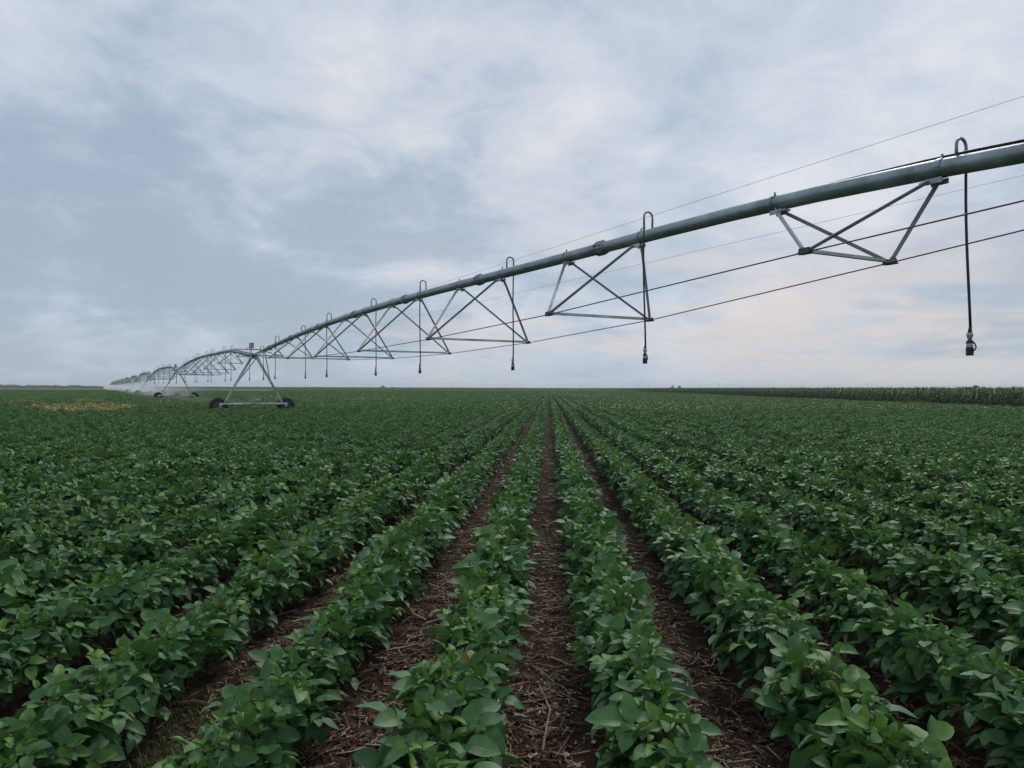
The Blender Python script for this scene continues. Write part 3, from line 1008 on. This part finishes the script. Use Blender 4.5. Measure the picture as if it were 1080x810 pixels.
def fill_drop(o, s, zp, sway, tip=1.99, top=.30):
    """gooseneck, hose, weight and sprinkler under one empty at the pipe"""
    length = .10 + zp - tip - .36
    drop_builders(s, top).build('gooseneck', M_PIPE, o, True)
    h, e = hose_builder(s, length, sway); h.build('hose', M_HOSE, o, True)
    ex, ey, ez = e
    b = MB(); b.tube([(ex, ey, ez), (ex, ey, ez - .03), (ex, ey, ez - .035), (ex, ey, ez - .075)], [.030, .034, .03, .018], 10); b.build('connector', M_WHITEPL, o, True)
    b = MB(); b.tube([(ex, ey, ez - .075), (ex, ey, ez - .09), (ex, ey, ez - .115)], [.018, .034, .038], 10)
    bail = [(ex - .02, ey, ez - .085), (ex - .055, ey, ez - .12), (ex - .066, ey, ez - .16), (ex - .05, ey, ez - .185), (ex - .025, ey, ez - .19)]
    b.tube(bail, .0085, 6); b.tube([(ex + .028, ey, ez - .1), (ex + .034, ey, ez - .16)], .006, 5)
    b.build('sprinkler', M_BLACKPL, o, False)
    b = MB(); b.tube([(ex, ey, ez - .12), (ex, ey, ez - .145)], [.03, .034], 10); b.build('deflector', M_WHITEPL, o, True)
    b = MB(); b.tube([(ex, ey, ez - .15), (ex, ey, ez - .16), (ex, ey, ez - .24)], [.034, .038, .037], 12); b.build('weight', M_BLACKPL, o, False)


DX = [2.51 + 4.876 * k + (0, .06, .2, .36, .2, .1, .1, .1, 0, 0)[k] for k in range(10)]
DLAB = {1: 'hanging sprinkler hose nearest the camera, the rightmost and longest looking one', 2: 'second hanging sprinkler hose from the right, beside the big triangular brace',
        3: 'third hanging sprinkler hose from the right, near the middle of the picture', 4: 'fourth hanging sprinkler hose from the right on the nearest span',
        5: 'fifth hanging sprinkler hose from the right on the nearest span', 6: 'sixth hanging sprinkler hose from the right on the nearest span',
        7: 'seventh hanging sprinkler hose from the right on the nearest span', 8: 'eighth hanging sprinkler hose from the right, close to the nearest wheeled tower',
        9: 'last hanging sprinkler hose of the nearest span, beside its wheeled tower', 0: 'hanging sprinkler hose at the camera end of the nearest span, out of the picture on the right'}
tx, ty = tower_pos(0); bx0, by0 = tx - ux * L, ty - uy * L
for k in range(1, 10):
    x = DX[k]
    o = empty('drop_hose', (bx0 + ux * x, by0 + uy * x, pipe_z(x)), AZ)
    tag(o, DLAB[k], 'sprinkler hose', 'sprinkler hoses hanging from the nearest span')
    fill_drop(o, 1 if k % 2 == 0 else -1, pipe_z(x), rnd.uniform(-.07, .07) if k != 1 else -.04, {1: 1.90, 2: 1.94}.get(k, 1.93), .21 if k == 1 else .27)


def whole_drop(s, zp):
    b = MB(); g = drop_builders(s); h, e = hose_builder(s, .10 + zp - 1.99 - .2, .0)
    b.add(np.concatenate(g.v), g.f, 0); b.add(np.concatenate(h.v), h.f, 1)
    b.tube([e, (e[0], e[1], e[2] - .06), (e[0], e[1], e[2] - .14)], [.03, .036, .034], 8, mi=1)
    return b.mesh('drop_hose', [M_PIPE, M_HOSE])


dm = [whole_drop(1 if k % 2 else -1, pipe_z(DX[k])) for k in range(10)]
NTH = ['second', 'third', 'fourth', 'fifth', 'sixth', 'seventh', 'eighth', 'ninth', 'tenth', 'eleventh']
for i in range(1, NSPAN):
    tx, ty = tower_pos(i); bx, by = tx - ux * L, ty - uy * L
    for k in range(10):
        x = DX[k]; o = bpy.data.objects.new('drop_hose', dm[k]); COL.objects.link(o)
        o.location = (bx + ux * x, by + uy * x, pipe_z(x)); o.rotation_euler = (0, 0, AZ)
        tag(o, 'thin far sprinkler hose hanging from the %s span of the line' % NTH[i - 1], 'sprinkler hose', 'sprinkler hoses of the %s span' % NTH[i - 1])


# drive towers
def wheel_builder(rad=.50, wid=.28):
    """tyre with lugs about the x axis, rim"""
    t_ = MB(); prof = [(-wid / 2, rad * .62), (-wid / 2, rad * .86), (-wid * .34, rad * .96), (wid * .34, rad * .96), (wid / 2, rad * .86), (wid / 2, rad * .62)]
    n = 28; vs = []; f = []; m_ = len(prof)
    for j in range(n):
        th = 2 * math.pi * j / n
        for (x, r_) in prof: vs.append((x, r_ * math.cos(th), r_ * math.sin(th)))
    for j in range(n):
        for k in range(m_ - 1):
            j2 = (j + 1) % n; f.append((j * m_ + k, j2 * m_ + k, j2 * m_ + k + 1, j * m_ + k + 1))
    t_.add(vs, f)
    for j in range(18):
        th = 2 * math.pi * j / 18
        for sx in (-1, 1):
            a_ = th + (0 if sx < 0 else math.pi / 18)
            M = Matrix.Rotation(a_, 3, 'X') @ Matrix.Rotation(sx * .6, 3, 'Z')
            c = Matrix.Rotation(a_, 3, 'X') @ Vector((sx * wid * .22, 0, rad * .965))
            t_.box(c, (wid * .52, .045, .06), M)
    r_ = MB(); r_.tube([(-.10, 0, 0), (-.02, 0, 0)], rad * .60, 20); r_.tube([(-.02, 0, 0), (.10, 0, 0)], [rad * .60, rad * .63], 20, False)
    r_.tube([(-.16, 0, 0), (.16, 0, 0)], .07, 10)
    return t_, r_


def tower_shapes():
    """(name, builder, material, subs)"""
    o_ = []
    b = MB(); b.prof((0, -1.86, .64), (0, 1.86, .64), [(-.06, -.06), (.06, -.06), (.06, .06), (-.06, .06)]); b.box((0, .05, .73), (.22, .34, .05))
    o_.append(('base_beam', b, M_BEAM, []))
    zt = PIPE_END - R_PIPE - .06
    for s in (1, -1):
        for x1, x0 in ((-.55, -.06), (.55, .06)):
            b = MB(); b.prof((x1 * .5, s * .14, zt), (x0, s * 1.55, .71), [(-.04, 0), (.04, 0), (.04, .012), (-.028, .012), (-.028, .08), (-.04, .08)], (0, s, .2)); o_.append(('leg', b, M_STRUT, []))
        b = MB(); b.prof((-2.6, s * .09, pipe_z(L - 2.6) - .1), (-.12, s * .85, 1.95), ANG, (0, s, .3)); o_.append(('brace', b, M_STRUT, []))
    b = MB(); b.box((0, 0, zt + .01), (1.15, .40, .03)); o_.append(('head_plate', b, M_STRUT, []))
    b = MB(); b.tube([(-.32, 0, PIPE_END), (-.2, 0, PIPE_END + .005), (0, 0, PIPE_END + .01), (.2, 0, PIPE_END + .005), (.32, 0, PIPE_END)], [.112, .135, .125, .135, .112], 14); o_.append(('flexible_joint', b, M_RUBBER, []))
    b = MB(); b.tube([(0, .16, zt + .02), (0, .16, 4.0)], .03, 8); o_.append(('mast', b, M_STRUT, []))
    b = MB(); b.prof((0, -1.02, 3.75), (0, 1.02, 3.75), [(-.022, -.022), (.022, -.022), (.022, .022), (-.022, .022)]); o_.append(('crossbar', b, M_ROD, []))
    b = MB(); b.box((-.06, .16, 3.97), (.13, .24, .32)); o_.append(('control_box', b, M_BOX, []))
    b = MB(); b.box((-.10, .05, .84), (.22, .30, .18)); b.tube([(-.10, -.10, .84), (-.10, -.34, .84)], .08, 10); o_.append(('drive_motor', b, M_BOX, []))
    b = MB(); b.tube([(-.12, -1.7, .60), (-.12, 1.7, .60)], .022, 6); o_.append(('drive_shaft', b, M_ROD, []))
    for s in (1, -1):
        t_, r_ = wheel_builder()
        h = MB(); h.box((.10, s * 1.80, .56), (.30, .16, .16)); o_.append(('gearbox', h, M_BOX, []))
        o_.append(('wheel', (t_, r_, s * 1.86), None, []))
    return o_


TS = tower_shapes()
TLAB = ['nearest wheeled tower of the irrigation line with black lugged tyres and pale base beam', 'second wheeled tower from the camera, small, with pale base beam',
        'third wheeled tower from the camera with its tyres in the spray', 'fourth wheeled tower from the camera, tiny']
tow0 = None
for i in range(NSPAN):
    tx, ty = tower_pos(i)
    lab = TLAB[i] if i < 4 else 'tiny far wheeled tower of the irrigation line hidden in white spray'
    grp = 'wheeled towers of the irrigation line' if i < 4 else 'far wheeled towers of the irrigation line'
    if i < 3:
        o = empty('drive_tower', (tx, ty, 0), AZ); tag(o, lab, 'wheeled tower', grp)
        if tow0 is None:
            for nm, b, mt, subs in TS:
                if nm == 'wheel':
                    wo = b[0].build('wheel', M_RUBBER, o); wo.location = (.30, b[2], .485)
                    b[1].build('rim', M_ROD, wo)
                else: b.build(nm, mt, o)
            tow0 = o
        else:
            for ch in tow0.children:
                c = ch.copy(); COL.objects.link(c); c.parent = o
                for g2 in ch.children:
                    d = g2.copy(); COL.objects.link(d); d.parent = c
    else:
        if i == 3:
            jb = MB(); order = [M_STRUT, M_BEAM, M_RUBBER, M_ROD, M_BOX]
            for nm, b, mt, subs in TS:
                if nm == 'wheel':
                    for bb, mm in ((b[0], 2), (b[1], 3)): jb.add(np.concatenate(bb.v) + np.array([.30, b[2], .485]), bb.f, mm)
                else: jb.add(np.concatenate(b.v), b.f, order.index(mt))
            o = jb.build('drive_tower', order); tow_mesh = o.data
        else:
            o = bpy.data.objects.new('drive_tower', tow_mesh); COL.objects.link(o)
        o.location = (tx, ty, 0); o.rotation_euler = (0, 0, AZ); tag(o, lab, 'wheeled tower', grp)

# two thin wires strung from crossbar to crossbar
for s, lab in ((1, 'thin dark wire stretched above the nearest pipe span'), (-1, 'thin pale wire stretched behind the nearest span, below its pipe')):
    b = MB(); tx, ty = tower_pos(0); pts = []
    for k in range(13):
        t_ = k / 12; x = -L * (1 - t_)
        off = .95 * s
        z = (3.75 + (.42 if s > 0 else .22) * (1 - t_))
        pts.append((tx + ux * x - uy * off, ty + uy * x + ux * off, z))
    b.tube(pts, .0023, 5)
    tag(b.build('wire', M_WIRE, None, True), lab, 'wire', 'wires along the irrigation line')

# ------------------------------------------------------------------ far trees and poles
def crown(mb_v, seed, rx, ry, rz_, n, leaf, cz):
    r = np.random.default_rng(seed); vs, qs, ti = [], [], []
    lobes = [(r.normal(0, .45, 3) * (1, 1, .8), r.uniform(.35, .6)) for _ in range(9)]
    for k in range(n):
        c, q = lobes[int(r.integers(9))]
        d = r.normal(0, 1, 3); d /= np.linalg.norm(d); p = c + d * q * r.random() ** .4
        p = p * np.array([rx, ry, rz_]) + np.array([0, 0, cz])
        M = np.array(Euler(tuple(r.uniform(0, 6.28, 3))).to_matrix()) * leaf * r.uniform(.6, 1.3)
        for e in ((-.5, -.3, 0), (.5, -.3, .1), (.5, .3, 0), (-.5, .3, -.1)): vs.append(p + M @ np.array(e))
        qs.append((4 * k, 4 * k + 1, 4 * k + 2, 4 * k + 3)); ti.append([r.random()] * 4)
    return np.array(vs), np.array(qs), np.array(ti).ravel()


def tree(px, zc, h, wid, label, seed, grp='trees on the horizon'):
    xc = (px - W / 2) / F * zc; x, y = wxy(xc, zc)
    t = empty('tree', (x, y, 0)); tag(t, label, 'tree', grp)
    b = MB(); b.tube([(0, 0, -.1), (.05, 0, h * .25), (0, .1, h * .55), (.1, 0, h * .8)], [wid * .055, wid * .045, wid * .03, wid * .012], 7)
    for k in range(4):
        a_ = k * 1.57 + .4; b.tube([(0, 0, h * .3), (math.cos(a_) * wid * .18, math.sin(a_) * wid * .18, h * .5), (math.cos(a_) * wid * .3, math.sin(a_) * wid * .3, h * .62)], [wid * .025, wid * .018, wid * .008], 5)
    b.build('trunk', M_BARK, t)
    v, q, ti = crown(None, seed, wid * .5, wid * .5, h * .40, 1300, max(.5, wid * .10), h * .58)
    o = bpy.data.objects.new('crown', fast_mesh('crown', v, q, M_TREE, {'tint': ti, 'young': ti * 0}, False)); COL.objects.link(o); o.parent = t


tree(709.5, 1000, 5.6, 3.6, 'small dark tree on the horizon, left one of a close pair', 1)
tree(717, 1000, 5.2, 4.0, 'small dark tree on the horizon, right one of a close pair', 2)
tree(1030, 620, 4.9, 7.0, 'round dark tree showing above the corn near the right edge', 3)
tree(404, 900, 4.0, 4.0, 'tiny dark tree on the horizon behind the sprinkler hoses', 4)

P_, RZ, S = [], [], []
def tree_clump(seed):
    v, q, ti = crown(None, seed, 9, 5, 2.2, 900, 1.2, 2.2)
    return bpy.data.objects.new('p', fast_mesh('p', v, q, M_TREE, {'tint': ti, 'young': ti * 0}, False))
for px in np.arange(-90, 128, 4.2):
    zc = 900 + (px + 90) * 1.6; x, y = wxy((px - W / 2) / F * zc, zc)
    P_.append((x + rnd.gauss(0, 2), y + rnd.gauss(0, 6), -.3)); RZ.append(rnd.uniform(-.3, .3)); S.append(rnd.uniform(.5, .85) * (1 if px < 100 else .6))
scatter('tree_line', P_, RZ, S, [tree_clump(21), tree_clump(22), tree_clump(23)], 'low dark line of trees on the horizon at the far left', 'trees', 12)
P_, RZ, S = [], [], []
for px in np.arange(130, 900, 3.4):
    zc = 1500; x, y = wxy((px - W / 2) / F * zc, zc)
    P_.append((x, y + rnd.gauss(0, 10), -.6)); RZ.append(rnd.uniform(-.3, .3)); S.append(rnd.uniform(.35, .7))
scatter('tree_line', P_, RZ, S, [tree_clump(24), tree_clump(25)], 'thin blue green line of far trees along the middle of the horizon', 'trees', 13)

POLES = [413, 476.5, 544, 613, 684, 758, 835, 915, 1000]
for k, px in enumerate(POLES):
    zc = 1500 - 42 * k; x, y = wxy((px - W / 2) / F * zc, zc)
    o = empty('utility_pole', (x, y, 0), R(YAW)); tag(o, 'faint far utility pole on the horizon, number %s from the left' % ('one two three four five six seven eight nine'.split()[k]), 'utility pole', 'utility poles on the horizon')
    b = MB(); b.tube([(0, 0, -.2), (0, 0, 11.5)], [.22, .15], 8); b.build('pole', M_POLE, o)
    b = MB(); b.box((0, -.17, 10.8), (2.4, .12, .16)); [b.tube([(q, -.17, 10.88), (q, -.17, 11.1)], .06, 6) for q in (-1.05, -.35, .35, 1.05)]; b.build('crossarm', M_POLE, o)


# ------------------------------------------------------------------ spray under the running sprinklers, and the air
def spray(i, dens):
    tx, ty = tower_pos(i); b = MB(); vs = []
    sec = [(-5.0, .03), (5.0, .03), (4.8, 1.2), (3.4, 2.1), (1.2, 2.5), (-1.2, 2.5), (-3.4, 2.1), (-4.8, 1.2)]
    n = len(sec); m_ = 9
    for k in range(m_):
        x = -L + .05 + (L - .1) * k / (m_ - 1)
        for (yy, zz_) in sec: vs.append((x, yy * (1 + .06 * math.sin(k * 2.1)), .55 + (zz_ - .03) * (.94 + .05 * math.sin(k * 1.7 + 1))))
    f = [(k * n + j, k * n + (j + 1) % n, (k + 1) * n + (j + 1) % n, (k + 1) * n + j) for k in range(m_ - 1) for j in range(n)]
    f += [tuple(range(n - 1, -1, -1)), tuple((m_ - 1) * n + j for j in range(n))]
    f = [tuple(reversed(q)) for q in f]
    b.add(vs, f)
    m2 = bpy.data.materials.new('water spray'); m2.use_nodes = True; t = m2.node_tree; t.nodes.clear()
    mo = t.nodes.new('ShaderNodeOutputMaterial'); pv = t.nodes.new('ShaderNodeVolumePrincipled'); t.links.new(pv.outputs[0], mo.inputs['Volume'])
    q = NT(t); tcn = q.n('ShaderNodeTexCoord'); sp = q.n('ShaderNodeSeparateXYZ'); q.l(tcn.outputs['Object'], sp.inputs[0])
    pv.inputs['Color'].default_value = (.97, .98, 1, 1); pv.inputs['Anisotropy'].default_value = .3
    fy = q.rng(q.math('ABSOLUTE', sp.outputs['Y']), 4.6, .5); fz = q.rng(sp.outputs['Z'], 2.45, 1.3)
    dn = q.math('MULTIPLY', q.math('MULTIPLY', fy, fz), q.rng(q.noise(tcn.outputs['Object'], .35, 4, .6), .3, .7, .25, 1.5))
    if i >= NSPAN - 3: dn = q.math('MULTIPLY', dn, q.rng(sp.outputs['X'], L * (NSPAN - 1 - i), -L, .1, 1.0) if i == NSPAN - 1 else .7)
    if i == 1: dn = q.math('MULTIPLY', dn, q.rng(sp.outputs['X'], -L, -L * .3))
    q.l(q.math('MULTIPLY', dn, dens), pv.inputs['Density'])
    o = b.build('water_spray', m2); o.location = (tx, ty, 0); o.rotation_euler = (0, 0, AZ)
    tag(o, 'white mist of water sprayed beneath the %s span of the line' % NTH[i - 1], 'water spray', 'spray under the irrigation line', 'stuff')


for i in range(1, NSPAN): spray(i, .014 if i == 1 else .016 if i < 5 else .009)

mh = bpy.data.materials.new('haze'); mh.use_nodes = True; t = mh.node_tree; t.nodes.clear()
mo = t.nodes.new('ShaderNodeOutputMaterial'); pv = t.nodes.new('ShaderNodeVolumePrincipled'); t.links.new(pv.outputs[0], mo.inputs['Volume'])
pv.inputs['Color'].default_value = (.93, .96, 1, 1); pv.inputs['Density'].default_value = .0003
b = MB(); b.box((0, 1300, 6.5), (6100, 3500, 15.4))
tag(b.build('haze', mh), 'thin pale haze over the far field', 'haze', kind='stuff')
